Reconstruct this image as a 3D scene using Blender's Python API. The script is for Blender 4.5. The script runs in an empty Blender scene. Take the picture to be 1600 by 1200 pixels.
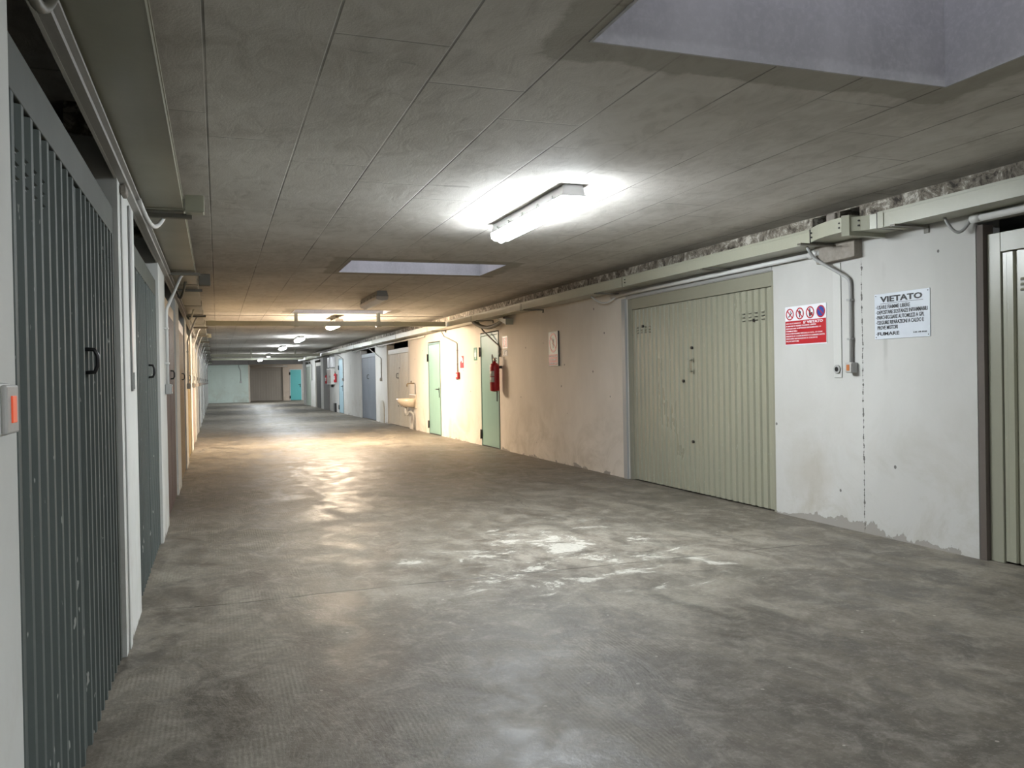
import bpy, bmesh, math, random
from mathutils import Vector, Matrix
PI = math.pi
SC = bpy.context.scene
COL = SC.collection
random.seed(7)

# ---------------------------------------------------------------- camera
cam_d = bpy.data.cameras.new('camera')
cam = bpy.data.objects.new('camera', cam_d)
COL.objects.link(cam)
cam_d.sensor_width = 36.0
cam_d.sensor_fit = 'HORIZONTAL'
cam_d.lens = 1300.0 * 36.0 / 1600.0
cam_d.clip_start = 0.05
cam_d.clip_end = 200
R3 = Matrix(((0.94255195, 0.01979359, -0.3334727),
             (-0.33357786, 0.00217551, -0.94272004),
             (-0.01793434, 0.99980172, 0.00865323)))
cam.matrix_world = Matrix.Translation((0, 0, 1.3)) @ R3.to_4x4()
SC.camera = cam

# ---------------------------------------------------------------- world (dim overcast daylight that falls down the light wells)
W = bpy.data.worlds.new('sky')
SC.world = W
W.use_nodes = True
bg = W.node_tree.nodes['Background']
bg.inputs[0].default_value = (0.86, 0.88, 1.0, 1)
bg.inputs[1].default_value = 0.75

SC.view_settings.view_transform = 'Standard'
SC.view_settings.look = 'None'
SC.view_settings.gamma = 1
SC.view_settings.use_curve_mapping = False
SC.view_settings.exposure = 2.05

COOL = (0.90, 0.96, 1.0)
WARM = (1.0, 0.79, 0.57)
# y0, y1, colour, strength of every ceiling lamp (x is the lamp row)
LAMP_X = 2.34
LAMPS = [
    (-1.9, -0.4, COOL, 38, 'added unseen fill light in the lamp row, overhead and behind the viewpoint'),  # out-of-view lamp added for fill, spaced to continue the row
    (5.27, 6.83, COOL, 40, 'large bright fluorescent ceiling light nearest the viewer, between the two open light wells'),
    (12.35, 13.85, None, 0, 'unlit fluorescent ceiling light just past the second light well'),
    (17.0, 18.45, WARM, 132, 'glowing ceiling light right behind the first crosswise cable duct'),
    (25.0, 26.4, COOL, 40, 'bright oval ceiling light, the second glowing one beyond the first crosswise duct'),
    (31.8, 33.2, COOL, 40, 'bright ceiling light just in front of the far crosswise duct'),
    (40.6, 42.0, COOL, 38, 'ceiling light half hidden behind the far crosswise duct'),
    (49.6, 51.0, COOL, 50, 'small round-looking ceiling light farthest down the corridor'),
]

# ---------------------------------------------------------------- wall frames
KR, XR = -0.0115, 4.92
KL, XL = -0.0025, -0.42
AR = math.atan2(-1.0, -KR)          # viewer facing the right wall: local x = to the viewer's right (towards the camera)
AL = math.atan2(1.0, KL)            # viewer facing the left wall
H = 2.62


def RW(s, z=0.0, d=0.0):
    return Vector((XR + KR * s - d, s, z))


def LW(s, z=0.0, d=0.0):
    return Vector((XL + KL * s + d, s, z))


# ---------------------------------------------------------------- node helpers
class NT:
    def __init__(s, name):
        s.m = bpy.data.materials.new(name)
        s.m.use_nodes = True
        s.t = s.m.node_tree
        s.t.nodes.clear()
        s.out = s.n('ShaderNodeOutputMaterial')
        s.b = s.n('ShaderNodeBsdfPrincipled')
        s.t.links.new(s.b.outputs[0], s.out.inputs[0])
        s.tc = s.n('ShaderNodeTexCoord')
        s.P = s.tc.outputs['Object']

    def n(s, k):
        return s.t.nodes.new(k)

    def put(s, sock, v):
        if hasattr(v, 'is_linked') or hasattr(v, 'links'):
            s.t.links.new(v, sock)
        else:
            if sock.type == 'RGBA' and len(v) == 3:
                v = (*v, 1)
            sock.default_value = v

    def math(s, op, a, b=0.0, c=0.0, clamp=False):
        q = s.n('ShaderNodeMath')
        q.operation = op
        q.use_clamp = clamp
        s.put(q.inputs[0], a)
        s.put(q.inputs[1], b)
        s.put(q.inputs[2], c)
        return q.outputs[0]

    def xyz(s, v=None):
        q = s.n('ShaderNodeSeparateXYZ')
        s.put(q.inputs[0], v if v is not None else s.P)
        return q.outputs

    def comb(s, x, y, z):
        q = s.n('ShaderNodeCombineXYZ')
        for i, v in enumerate((x, y, z)):
            s.put(q.inputs[i], v)
        return q.outputs[0]

    def map(s, scale, v=None, loc=(0, 0, 0)):
        q = s.n('ShaderNodeMapping')
        s.put(q.inputs[0], v if v is not None else s.P)
        q.inputs['Scale'].default_value = scale
        q.inputs['Location'].default_value = loc
        return q.outputs[0]

    def noise(s, scale, detail=4, rough=0.55, v=None, dist=0.0):
        q = s.n('ShaderNodeTexNoise')
        s.put(q.inputs['Vector'], v if v is not None else s.P)
        q.inputs['Scale'].default_value = scale
        q.inputs['Detail'].default_value = detail
        q.inputs['Roughness'].default_value = rough
        q.inputs['Distortion'].default_value = dist
        return q.outputs[0]

    def vor(s, scale, v=None, feature='F1'):
        q = s.n('ShaderNodeTexVoronoi')
        q.feature = feature
        s.put(q.inputs['Vector'], v if v is not None else s.P)
        q.inputs['Scale'].default_value = scale
        return q.outputs['Distance']

    def ramp(s, v, *stops):
        q = s.n('ShaderNodeValToRGB')
        s.put(q.inputs[0], v)
        el = q.color_ramp.elements
        while len(el) < len(stops):
            el.new(0.5)
        for e, (p, c) in zip(el, stops):
            e.position = p
            e.color = (*c, 1) if not isinstance(c, (int, float)) else (c, c, c, 1)
        return q.outputs[0]

    def step(s, v, a, b):
        q = s.n('ShaderNodeMapRange')
        q.clamp = True
        s.put(q.inputs[0], v)
        s.put(q.inputs[1], a)
        s.put(q.inputs[2], b)
        return q.outputs[0]

    def mix(s, f, a, b, mode='MIX'):
        q = s.n('ShaderNodeMix')
        q.data_type = 'RGBA'
        q.blend_type = mode
        s.put(q.inputs[0], f)
        s.put(q.inputs[6], a)
        s.put(q.inputs[7], b)
        return q.outputs[2]

    def bump(s, h, strength=0.3, dist=0.01):
        q = s.n('ShaderNodeBump')
        q.inputs['Strength'].default_value = strength
        q.inputs['Distance'].default_value = dist
        s.put(q.inputs['Height'], h)
        s.t.links.new(q.outputs[0], s.b.inputs['Normal'])

    def set(s, color=None, rough=None, metal=None, spec=None):
        if color is not None:
            s.put(s.b.inputs['Base Color'], color)
        if rough is not None:
            s.put(s.b.inputs['Roughness'], rough)
        if metal is not None:
            s.put(s.b.inputs['Metallic'], metal)
        if spec is not None:
            s.put(s.b.inputs['Specular IOR Level'], spec)
        return s.m


def srgb(r, g, b):
    f = lambda c: ((c / 255 + 0.055) / 1.055) ** 2.4 if c > 10 else c / 255 / 12.92
    return (f(r), f(g), f(b))


def mul(c, k):
    return tuple(v * k for v in c)


def paint(name, c, rough=0.45, dirt=0.25, metal=0.0, spec=0.5, dscale=1.6, vert=True, scratch=0.0):
    """painted or bare surface with soft blotches, vertical run marks and fine grain"""
    t = NT(name)
    big = t.noise(dscale, 5, 0.6, t.map((1, 1, 0.35)) if vert else None)
    fine = t.noise(38, 3, 0.6)
    f = t.step(big, 0.38, 0.72)
    col = t.mix(t.math('MULTIPLY', f, dirt), c, mul(c, 0.62))
    col = t.mix(t.math('MULTIPLY', t.step(fine, 0.45, 0.8), dirt * 0.5), col, mul(c, 1.25))
    if scratch:
        sp = t.noise(60, 2, 0.5, t.map((1, 1, 0.25)))
        col = t.mix(t.math('MULTIPLY', t.step(sp, 0.70, 0.74), scratch), col, (0.6, 0.6, 0.56))
    t.set(col, t.math('ADD', t.math('MULTIPLY', big, 0.25), rough - 0.12), metal, spec)
    t.bump(fine, 0.06, 0.002)
    return t.m


def flat(name, c, rough=0.5, metal=0.0, emit=None, es=0.0):
    t = NT(name)
    n = t.noise(30, 2)
    t.set(t.mix(t.math('MULTIPLY', n, 0.12), c, mul(c, 0.6)), rough, metal)
    if emit:
        t.put(t.b.inputs['Emission Color'], emit)
        t.b.inputs['Emission Strength'].default_value = es
    return t.m


# ---------------------------------------------------------------- surface materials
def floor_mat():
    t = NT('worn_concrete_floor')
    x, y, z = t.xyz()
    st = t.map((1, 1.0, 1))
    n1 = t.noise(0.55, 6, 0.62, st, 0.6)
    n2 = t.noise(2.1, 7, 0.66, t.map((1.25, 0.75, 1)), 1.0)
    n3 = t.noise(11, 5, 0.7)
    n4 = t.noise(1.0, 8, 0.72, t.map((1.4, 0.7, 1), None, (7, 3, 0)), 1.6)
    base = t.ramp(n1, (0.38, (0.135, 0.122, 0.100)), (0.5, (0.200, 0.184, 0.155)), (0.63, (0.290, 0.272, 0.238)))
    base = t.mix(t.step(n2, 0.41, 0.56), mul((0.20, 0.182, 0.155), 0.50), base, 'MIX')
    base = t.mix(t.math('MULTIPLY', t.step(n4, 0.49, 0.62), 0.60), base, (0.095, 0.080, 0.064))
    n6 = t.noise(5.5, 8, 0.75, t.map((1.0, 0.8, 1), None, (1, 5, 0)), 0.6)
    base = t.mix(t.math('MULTIPLY', t.step(n6, 0.50, 0.62), 0.38), base, (0.38, 0.365, 0.33))
    base = t.mix(t.math('MULTIPLY', t.math('SUBTRACT', 1.0, t.step(n6, 0.36, 0.46)), 0.35), base, (0.09, 0.08, 0.066))
    base = t.mix(t.math('MULTIPLY', t.step(n3, 0.46, 0.64), 0.25), base, (0.36, 0.35, 0.32))
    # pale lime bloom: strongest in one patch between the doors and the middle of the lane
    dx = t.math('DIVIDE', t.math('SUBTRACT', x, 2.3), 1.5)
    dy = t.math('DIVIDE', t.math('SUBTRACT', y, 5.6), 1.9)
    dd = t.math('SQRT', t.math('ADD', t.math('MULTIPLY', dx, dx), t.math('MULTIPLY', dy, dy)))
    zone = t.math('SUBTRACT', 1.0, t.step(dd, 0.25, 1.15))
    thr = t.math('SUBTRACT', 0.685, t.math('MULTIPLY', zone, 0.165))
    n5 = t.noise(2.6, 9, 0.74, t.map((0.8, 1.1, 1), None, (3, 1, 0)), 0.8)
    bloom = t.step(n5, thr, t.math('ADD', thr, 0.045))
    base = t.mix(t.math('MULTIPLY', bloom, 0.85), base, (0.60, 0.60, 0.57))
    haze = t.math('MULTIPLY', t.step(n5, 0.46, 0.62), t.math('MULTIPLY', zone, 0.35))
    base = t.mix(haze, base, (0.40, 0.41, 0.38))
    # tiny pale flecks
    fl = t.math('LESS_THAN', t.vor(5.5), 0.045)
    base = t.mix(t.math('MULTIPLY', fl, 0.55), base, (0.55, 0.55, 0.5))
    # cast joints across the lane
    wob = t.math('MULTIPLY', t.math('SUBTRACT', t.noise(1.5, 3), 0.5), 0.10)
    jy = t.math('ABSOLUTE', t.math('SUBTRACT', t.math('FLOORED_MODULO', t.math('ADD', y, t.math('ADD', wob, 2.35)), 5.0), 2.5))
    jm = t.math('MULTIPLY', t.math('SUBTRACT', 1.0, t.step(jy, 0.006, 0.018)), t.step(t.noise(2.0, 2), 0.40, 0.52))
    base = t.mix(t.math('MULTIPLY', jm, 0.65), base, (0.05, 0.043, 0.036))
    # one long wandering crack
    cx = t.math('ABSOLUTE', t.math('SUBTRACT', x, t.math('ADD', 2.95, t.math('MULTIPLY', t.math('SUBTRACT', t.noise(1.7, 5), 0.5), 0.5))))
    cm = t.math('MULTIPLY', t.math('SUBTRACT', 1.0, t.step(cx, 0.003, 0.009)), t.math('MULTIPLY', t.step(y, 7.5, 7.6), t.math('SUBTRACT', 1.0, t.step(y, 13.5, 14.5))))
    base = t.mix(t.math('MULTIPLY', cm, 0.6), base, (0.05, 0.043, 0.036))
    r = t.math('ADD', t.math('MULTIPLY', t.step(n2, 0.40, 0.58), 0.18), 0.42)
    r = t.math('ADD', r, t.math('MULTIPLY', t.step(n3, 0.4, 0.7), 0.10))
    base = t.mix(1.0, base, (0.82, 0.785, 0.73), 'MULTIPLY')
    n7 = t.noise(42, 4, 0.7)
    base = t.mix(t.math('MULTIPLY', t.step(n7, 0.48, 0.62), 0.22), base, (0.10, 0.09, 0.075))
    base = t.mix(t.math('MULTIPLY', t.math('SUBTRACT', 1.0, t.step(n7, 0.36, 0.46)), 0.18), base, (0.36, 0.34, 0.31))
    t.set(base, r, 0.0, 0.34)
    h = t.math('ADD', t.math('MULTIPLY', n3, 0.6), t.math('MULTIPLY', n2, 1.2))
    ribs = t.math('MULTIPLY', t.math('SINE', t.math('MULTIPLY', x, 330.0)), t.math('MULTIPLY', t.step(n2, 0.50, 0.58), 0.03))
    h = t.math('ADD', h, ribs)
    t.bump(t.math('SUBTRACT', h, t.math('MULTIPLY', jm, 0.6)), 0.55, 0.010)
    return t.m


def ceiling_mat():
    t = NT('ceiling_boards')
    x, y, z = t.xyz()
    n1 = t.noise(0.8, 5, 0.6, None, 0.4)
    n2 = t.noise(7, 5, 0.65, t.map((1, 0.5, 1)), 1.2)
    n3 = t.noise(90, 3, 0.6)
    base = t.ramp(n1, (0.38, (0.47, 0.445, 0.405)), (0.62, (0.60, 0.575, 0.535)))
    base = t.mix(t.math('MULTIPLY', t.step(n2, 0.48, 0.64), 0.30), base, (0.70, 0.68, 0.64))
    base = t.mix(t.math('MULTIPLY', t.math('SUBTRACT', 1.0, t.step(n2, 0.36, 0.46)), 0.25), base, (0.30, 0.28, 0.25))
    u = t.math('DIVIDE', t.math('ADD', x, 0.025), 0.465)
    row = t.math('FLOOR', u)
    fr = t.math('ABSOLUTE', t.math('SUBTRACT', t.math('FLOORED_MODULO', t.math('ADD', u, 0.5), 1.0), 0.5))
    vis = t.step(t.noise(0.9, 3, 0.6, t.map((1, 0.8, 1))), 0.40, 0.56)
    jx = t.math('MULTIPLY', t.math('SUBTRACT', 1.0, t.step(fr, 0.006, 0.014)), t.math('ADD', 0.20, t.math('MULTIPLY', vis, 0.8)))
    yy = t.math('SUBTRACT', y, t.math('MULTIPLY', row, 0.41))
    v = t.math('DIVIDE', t.math('SUBTRACT', yy, 2.8), 1.95)
    fv = t.math('MULTIPLY', t.math('ABSOLUTE', t.math('SUBTRACT', t.math('FLOORED_MODULO', t.math('ADD', v, 0.5), 1.0), 0.5)), 1.95)
    jv = t.math('MULTIPLY', t.math('SUBTRACT', 1.0, t.step(fv, 0.003, 0.008)), t.math('MULTIPLY', vis, 0.7))
    j = t.math('MAXIMUM', jx, jv)
    # damp rings round the openings
    m = None
    for (cx, cy, hx, hy) in ((2.33, 2.5, 0.92, 0.52), (2.33, 9.78, 0.92, 0.54), (2.3, 16.35, 0.92, 0.46)):
        ax = t.math('SUBTRACT', t.math('ABSOLUTE', t.math('SUBTRACT', x, cx)), hx)
        ay = t.math('SUBTRACT', t.math('ABSOLUTE', t.math('SUBTRACT', y, cy)), hy)
        q = t.math('MAXIMUM', ax, ay)
        m = q if m is None else t.math('MINIMUM', m, q)
    edge = t.math('ADD', m, t.math('MULTIPLY', t.math('SUBTRACT', t.noise(2.6, 5, 0.6), 0.5), 0.28))
    damp = t.math('SUBTRACT', 1.0, t.step(edge, 0.17, 0.20))
    base = t.mix(t.math('MULTIPLY', damp, 0.55), base, (0.24, 0.222, 0.175))
    scuff = t.math('MULTIPLY', t.step(t.noise(3.2, 3, 0.5, t.map((0.7, 2.5, 1))), 0.70, 0.74), 0.35)
    base = t.mix(scuff, base, (0.16, 0.14, 0.12))
    base = t.mix(t.math('MULTIPLY', j, 0.62), base, (0.07, 0.062, 0.052))
    t.set(base, 0.85, 0.0, 0.25)
    h = t.math('ADD', t.math('MULTIPLY', n3, 0.25), t.math('MULTIPLY', n2, 0.5))
    t.bump(t.math('SUBTRACT', h, t.math('MULTIPLY', j, 1.0)), 0.6, 0.008)
    return t.m


def wall_mat(name, col, right=False):
    t = NT(name)
    x, y, z = t.xyz()
    n1 = t.noise(1.1, 6, 0.62, t.map((1, 1, 0.55)))
    n2 = t.noise(4.5, 6, 0.65)
    n3 = t.noise(45, 3, 0.6)
    cc = col
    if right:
        cream = t.math('MULTIPLY', t.step(y, 9.2, 9.4), t.math('SUBTRACT', 1.0, t.step(y, 21.0, 21.3)))  # lighter, creamier base colour stands in for warm lamp light on this stretch
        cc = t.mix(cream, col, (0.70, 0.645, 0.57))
    base = t.mix(t.math('MULTIPLY', t.step(n1, 0.42, 0.62), 0.30), cc, t.mix(1.0, cc, (0.72, 0.71, 0.69), 'MULTIPLY'))
    low = t.math('SUBTRACT', 1.0, t.step(z, 0.15, 1.15))
    st = t.math('MULTIPLY', t.math('MULTIPLY', t.step(t.noise(1.6, 6, 0.7, None, 0.8), 0.46, 0.66), low), 0.42)
    base = t.mix(st, base, (0.30, 0.255, 0.18))
    # nail holes and chips
    dots = t.math('LESS_THAN', t.vor(3.4, t.map((1, 1, 0.9))), 0.048)
    base = t.mix(t.math('MULTIPLY', dots, 0.8), base, (0.06, 0.05, 0.05))
    # flaking paint above the floor
    hn = t.noise(2.3, 6, 0.68, t.comb(0.0, y, t.math('MULTIPLY', z, 1.4)), 0.5)
    lim = t.math('MULTIPLY', t.math('SUBTRACT', hn, 0.53), 0.5)
    if right:
        win = t.math('MULTIPLY', t.step(y, 4.4, 5.3), t.math('SUBTRACT', 1.0, t.step(y, 6.5, 6.9)))
        lim = t.math('ADD', lim, t.math('MULTIPLY', win, 0.075))
    flake = t.math('SUBTRACT', 1.0, t.step(t.math('SUBTRACT', z, lim), 0.0, 0.004))
    base = t.mix(t.math('MULTIPLY', flake, 0.9), base, (0.27, 0.25, 0.225))
    hgt = t.math('MULTIPLY', n3, 0.15)
    hgt = t.math('ADD', hgt, t.math('MULTIPLY', n2, 0.5))
    hgt = t.math('SUBTRACT', hgt, t.math('MULTIPLY', flake, 0.8))
    if right:
        # vertical expansion crack with crumbled edges
        wob = t.math('MULTIPLY', t.math('SUBTRACT', t.noise(9, 4, 0.7), 0.5), 0.035)
        cd = t.math('ABSOLUTE', t.math('SUBTRACT', y, t.math('ADD', 5.33, wob)))
        wd = t.math('MULTIPLY', t.step(t.noise(14, 3, 0.7, t.comb(0.0, 0.0, z)), 0.46, 0.60), 0.011)
        cm = t.math('MULTIPLY', t.math('SUBTRACT', 1.0, t.step(cd, t.math('MULTIPLY', wd, 0.7), t.math('ADD', wd, 0.0015))), t.math('SUBTRACT', 1.0, t.step(z, 2.2, 2.25)))
        base = t.mix(t.math('MULTIPLY', cm, 0.85), base, (0.045, 0.04, 0.035))
        cd2 = t.math('ABSOLUTE', t.math('SUBTRACT', y, 5.09))
        sm = t.math('MULTIPLY', t.math('SUBTRACT', 1.0, t.step(cd2, 0.008, 0.03)), t.math('MULTIPLY', t.step(t.noise(3.0, 3), 0.42, 0.62), t.step(z, 0.9, 1.5)))
        base = t.mix(t.math('MULTIPLY', sm, 0.35), base, (0.25, 0.23, 0.21))
        # brownish damp blotch beside the garage door
        bx = t.math('DIVIDE', t.math('SUBTRACT', y, 5.95), 0.30)
        bz = t.math('DIVIDE', t.math('SUBTRACT', z, 0.42), 0.30)
        bd = t.math('ADD', t.math('SQRT', t.math('ADD', t.math('MULTIPLY', bx, bx), t.math('MULTIPLY', bz, bz))), t.math('MULTIPLY', t.math('SUBTRACT', n2, 0.5), 1.6))
        base = t.mix(t.math('MULTIPLY', t.math('SUBTRACT', 1.0, t.step(bd, 0.3, 1.2)), 0.32), base, (0.28, 0.23, 0.15))
    # bare crumbling concrete under the slab
    edge = t.math('ADD', z, t.math('MULTIPLY', t.math('SUBTRACT', t.noise(6, 5, 0.7), 0.5), 0.05))
    top = t.step(edge, 2.462, 2.472)
    cr = t.noise(8, 8, 0.78, None, 0.8)
    crc = t.ramp(cr, (0.38, (0.05, 0.042, 0.035)), (0.45, (0.17, 0.148, 0.118)), (0.53, (0.28, 0.25, 0.205)), (0.60, (0.62, 0.59, 0.52)))
    base = t.mix(top, base, crc)
    hgt = t.math('ADD', hgt, t.math('MULTIPLY', top, t.math('MULTIPLY', cr, 5.0)))
    t.set(base, 0.75, 0.0, 0.3)
    t.bump(hgt, 0.35, 0.008)
    return t.m


M_floor = floor_mat()
M_ceil = ceiling_mat()
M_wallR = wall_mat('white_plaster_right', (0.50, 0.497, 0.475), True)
M_wallL = wall_mat('white_plaster_left', (0.60, 0.605, 0.58))
M_wallE = wall_mat('pale_green_plaster', (0.52, 0.60, 0.55))
M_wallB = wall_mat('beige_plaster', (0.60, 0.52, 0.44))
M_shaft = paint('light_well_plaster', (0.48, 0.475, 0.485), 0.8, 0.8, 0, 0.3, 2.2)
M_dark = flat('unlit_void_dark', (0.05, 0.045, 0.045), 0.9)  # near-black colour stands in for the darkness inside the garages
M_grey = paint('grey_concrete', (0.20, 0.19, 0.18), 0.8, 0.5)
M_rough = paint('rough_concrete', (0.30, 0.27, 0.235), 0.85, 0.8, 0, 0.3, 12, False)
M_duct = paint('cream_green_enamel', (0.37, 0.37, 0.29), 0.34, 0.25, 0.0, 0.5)
M_brk = paint('bracket_steel', (0.13, 0.12, 0.095), 0.5, 0.4)
M_black = flat('black_steel', (0.015, 0.015, 0.016), 0.35)
M_pvc = paint('white_pvc', (0.62, 0.62, 0.60), 0.35, 0.15)
M_ductL = paint('shaded_duct_enamel', (0.27, 0.265, 0.20), 0.36, 0.3)  # duct enamel darkened in colour for the shade on the left duct's underside
M_chan = paint('aged_white_channel', (0.40, 0.39, 0.37), 0.5, 0.4)
M_gpvc = paint('grey_pvc', (0.34, 0.34, 0.33), 0.4, 0.25)
M_wht = flat('white_enamel', (0.72, 0.73, 0.76), 0.35)
M_plate = flat('pale_blue_sheet', (0.58, 0.62, 0.67), 0.3)
M_red = flat('signal_red', (0.42, 0.012, 0.02), 0.4)
M_pink = flat('faded_red', (0.40, 0.06, 0.06), 0.45)
M_blue = flat('signal_blue', (0.02, 0.06, 0.30), 0.4)
M_ink = flat('black_ink', (0.012, 0.012, 0.016), 0.5)
M_green = flat('safety_green', (0.02, 0.19, 0.09), 0.4)
M_lab = flat('label_paper', (0.55, 0.54, 0.52), 0.5)
M_brass = flat('tarnished_metal', (0.25, 0.20, 0.14), 0.35, 0.9)
M_ceram = paint('sink_ceramic', (0.58, 0.50, 0.40), 0.25, 0.3)
M_lens = flat('lamp_lens_off', (0.62, 0.60, 0.58), 0.3)
M_house = flat('lamp_housing_grey', (0.42, 0.42, 0.43), 0.4)
M_amber = flat('amber_rocker', (0.42, 0.14, 0.04), 0.3)
M_neon = flat('lit_neon_rocker', (0.28, 0.06, 0.03), 0.3, 0, (1, 0.10, 0.03), 0.10)
M_trunk = paint('aged_trunking', (0.50, 0.50, 0.475), 0.5, 0.2)
M_rust = paint('rusty_reveal', (0.105, 0.085, 0.072), 0.7, 0.6)


# ---------------------------------------------------------------- mesh helpers
class MB:
    def __init__(s):
        s.bm = bmesh.new()

    def box(s, x0, x1, y0, y1, z0, z1, bev=0.0, mi=0):
        b = bmesh.new()
        v = [b.verts.new(p) for p in ((x0, y0, z0), (x1, y0, z0), (x1, y1, z0), (x0, y1, z0), (x0, y0, z1), (x1, y0, z1), (x1, y1, z1), (x0, y1, z1))]
        for f in ((0, 3, 2, 1), (4, 5, 6, 7), (0, 1, 5, 4), (1, 2, 6, 5), (2, 3, 7, 6), (3, 0, 4, 7)):
            b.faces.new([v[i] for i in f])
        if bev > 0:
            bmesh.ops.bevel(b, geom=list(b.edges), offset=bev, segments=2, affect='EDGES', profile=0.5)
        s._add(b, mi)
        return s

    def _add(s, b, mi=0, smooth=False):
        bmesh.ops.recalc_face_normals(b, faces=list(b.faces))
        for f in b.faces:
            f.material_index = mi
            f.smooth = smooth
        me = bpy.data.meshes.new('tmp')
        b.to_mesh(me)
        b.free()
        s.bm.from_mesh(me)
        bpy.data.meshes.remove(me)

    def prism(s, pts, axis, a, b_, mi=0):
        """pts: 2-D outline, extruded along axis from a to b_"""
        b = bmesh.new()
        def P(p, w):
            return {'x': (w, p[0], p[1]), 'y': (p[0], w, p[1]), 'z': (p[0], p[1], w)}[axis]
        v0 = [b.verts.new(P(p, a)) for p in pts]
        v1 = [b.verts.new(P(p, b_)) for p in pts]
        n = len(pts)
        b.faces.new(v0)
        b.faces.new(v1)
        for i in range(n):
            b.faces.new((v0[i], v0[(i + 1) % n], v1[(i + 1) % n], v1[i]))
        s._add(b, mi)
        return s

    def tube(s, pts, r, seg=10, mi=0, caps=True):
        pts = [Vector(p) for p in pts]
        b = bmesh.new()
        rings = []
        up = None
        for i, p in enumerate(pts):
            if i == 0:
                d = pts[1] - p
            elif i == len(pts) - 1:
                d = p - pts[i - 1]
            else:
                d = (pts[i + 1] - p).normalized() + (p - pts[i - 1]).normalized()
            d.normalize()
            if up is None:
                up = Vector((0, 0, 1)) if abs(d.z) < 0.9 else Vector((1, 0, 0))
            a = d.cross(up).normalized()
            up = a.cross(d).normalized()
            rr = r[i] if isinstance(r, (list, tuple)) else r
            rings.append([b.verts.new(p + (a * math.cos(2 * PI * k / seg) + up * math.sin(2 * PI * k / seg)) * rr) for k in range(seg)])
        for i in range(len(rings) - 1):
            for k in range(seg):
                b.faces.new((rings[i][k], rings[i][(k + 1) % seg], rings[i + 1][(k + 1) % seg], rings[i + 1][k]))
        if caps:
            b.faces.new(rings[0])
            b.faces.new(rings[-1])
        s._add(b, mi, True)
        return s

    def lathe(s, prof, c=(0, 0, 0), seg=24, mi=0):
        b = bmesh.new()
        rings = [[b.verts.new((c[0] + r * math.cos(2 * PI * k / seg), c[1] + r * math.sin(2 * PI * k / seg), c[2] + z)) for k in range(seg)] for r, z in prof]
        for i in range(len(rings) - 1):
            for k in range(seg):
                b.faces.new((rings[i][k], rings[i][(k + 1) % seg], rings[i + 1][(k + 1) % seg], rings[i + 1][k]))
        b.faces.new(rings[0])
        b.faces.new(rings[-1])
        s._add(b, mi, True)
        return s

    def disc(s, cx, cz, r, y0, y1, seg=28, mi=0, r_in=0.0):
        b = bmesh.new()
        def ring(rr, y):
            return [b.verts.new((cx + rr * math.cos(2 * PI * k / seg), y, cz + rr * math.sin(2 * PI * k / seg))) for k in range(seg)]
        o0, o1 = ring(r, y0), ring(r, y1)
        if r_in > 0:
            i0, i1 = ring(r_in, y0), ring(r_in, y1)
        for k in range(seg):
            j = (k + 1) % seg
            b.faces.new((o0[k], o0[j], o1[j], o1[k]))
            if r_in > 0:
                b.faces.new((i0[k], i0[j], i1[j], i1[k]))
                b.faces.new((o0[k], o0[j], i0[j], i0[k]))
                b.faces.new((o1[k], o1[j], i1[j], i1[k]))
        if r_in <= 0:
            b.faces.new(o0)
            b.faces.new(o1)
        s._add(b, mi)
        return s

    def build(s, name, mats, parent=None, loc=None, rz=0.0, smooth=None):
        me = bpy.data.meshes.new(name)
        s.bm.to_mesh(me)
        s.bm.free()
        if not isinstance(mats, (list, tuple)):
            mats = [mats]
        for m in mats:
            me.materials.append(m)
        o = bpy.data.objects.new(name, me)
        COL.objects.link(o)
        if parent is not None:
            o.parent = parent
        if loc is not None:
            o.location = loc
            o.rotation_euler = (0, 0, rz)
        return o


def thing(name, label, cat, loc, rz=0.0, group=None):
    o = bpy.data.objects.new(name, None)
    o.empty_display_size = 0.1
    COL.objects.link(o)
    o.location = loc
    o.rotation_euler = (0, 0, rz)
    return tag(o, label, cat, group)


def tag(o, label, cat, group=None):
    o['label'] = label
    o['category'] = cat
    if group:
        o['group'] = group
    return o


def struct(o, label=None):
    o['kind'] = 'structure'
    if label:
        o['label'] = label
        o['category'] = 'structure'
    return o


def onR(name, label, cat, s, z=0.0, group=None):
    return thing(name, label, cat, RW(s, z), AR, group)


def onL(name, label, cat, s, z=0.0, group=None):
    return thing(name, label, cat, LW(s, z), AL, group)


def text_mesh(body, size, w=None, bold=0.0, align='LEFT'):
    cu = bpy.data.curves.new('t', 'FONT')
    cu.body = body
    cu.size = size
    cu.offset = bold
    cu.extrude = 0.0006
    cu.resolution_u = 2
    ob = bpy.data.objects.new('t', cu)
    COL.objects.link(ob)
    dg = bpy.context.evaluated_depsgraph_get()
    me = bpy.data.meshes.new_from_object(ob.evaluated_get(dg))
    bpy.data.objects.remove(ob)
    bpy.data.curves.remove(cu)
    xs = [v.co.x for v in me.vertices]
    ys = [v.co.y for v in me.vertices]
    x0, x1, y0, y1 = min(xs), max(xs), min(ys), max(ys)
    return me, x0, x1, y0, y1


def add_text(mb, body, x0, x1, z0, z1, y, mi=0, bold=0.0):
    """stand the words in the local x-z plane facing -y, filling the given box"""
    me, a0, a1, b0, b1 = text_mesh(body, 0.1, bold=bold)
    sx = (x1 - x0) / (a1 - a0)
    sz = (z1 - z0) / (b1 - b0)
    for v in me.vertices:
        X = x0 + (v.co.x - a0) * sx
        Z = z0 + (v.co.y - b0) * sz
        Y = y - v.co.z
        v.co = (X, Y, Z)
    for p in me.polygons:
        p.material_index = mi
    mb.bm.from_mesh(me)
    bpy.data.meshes.remove(me)


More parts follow.
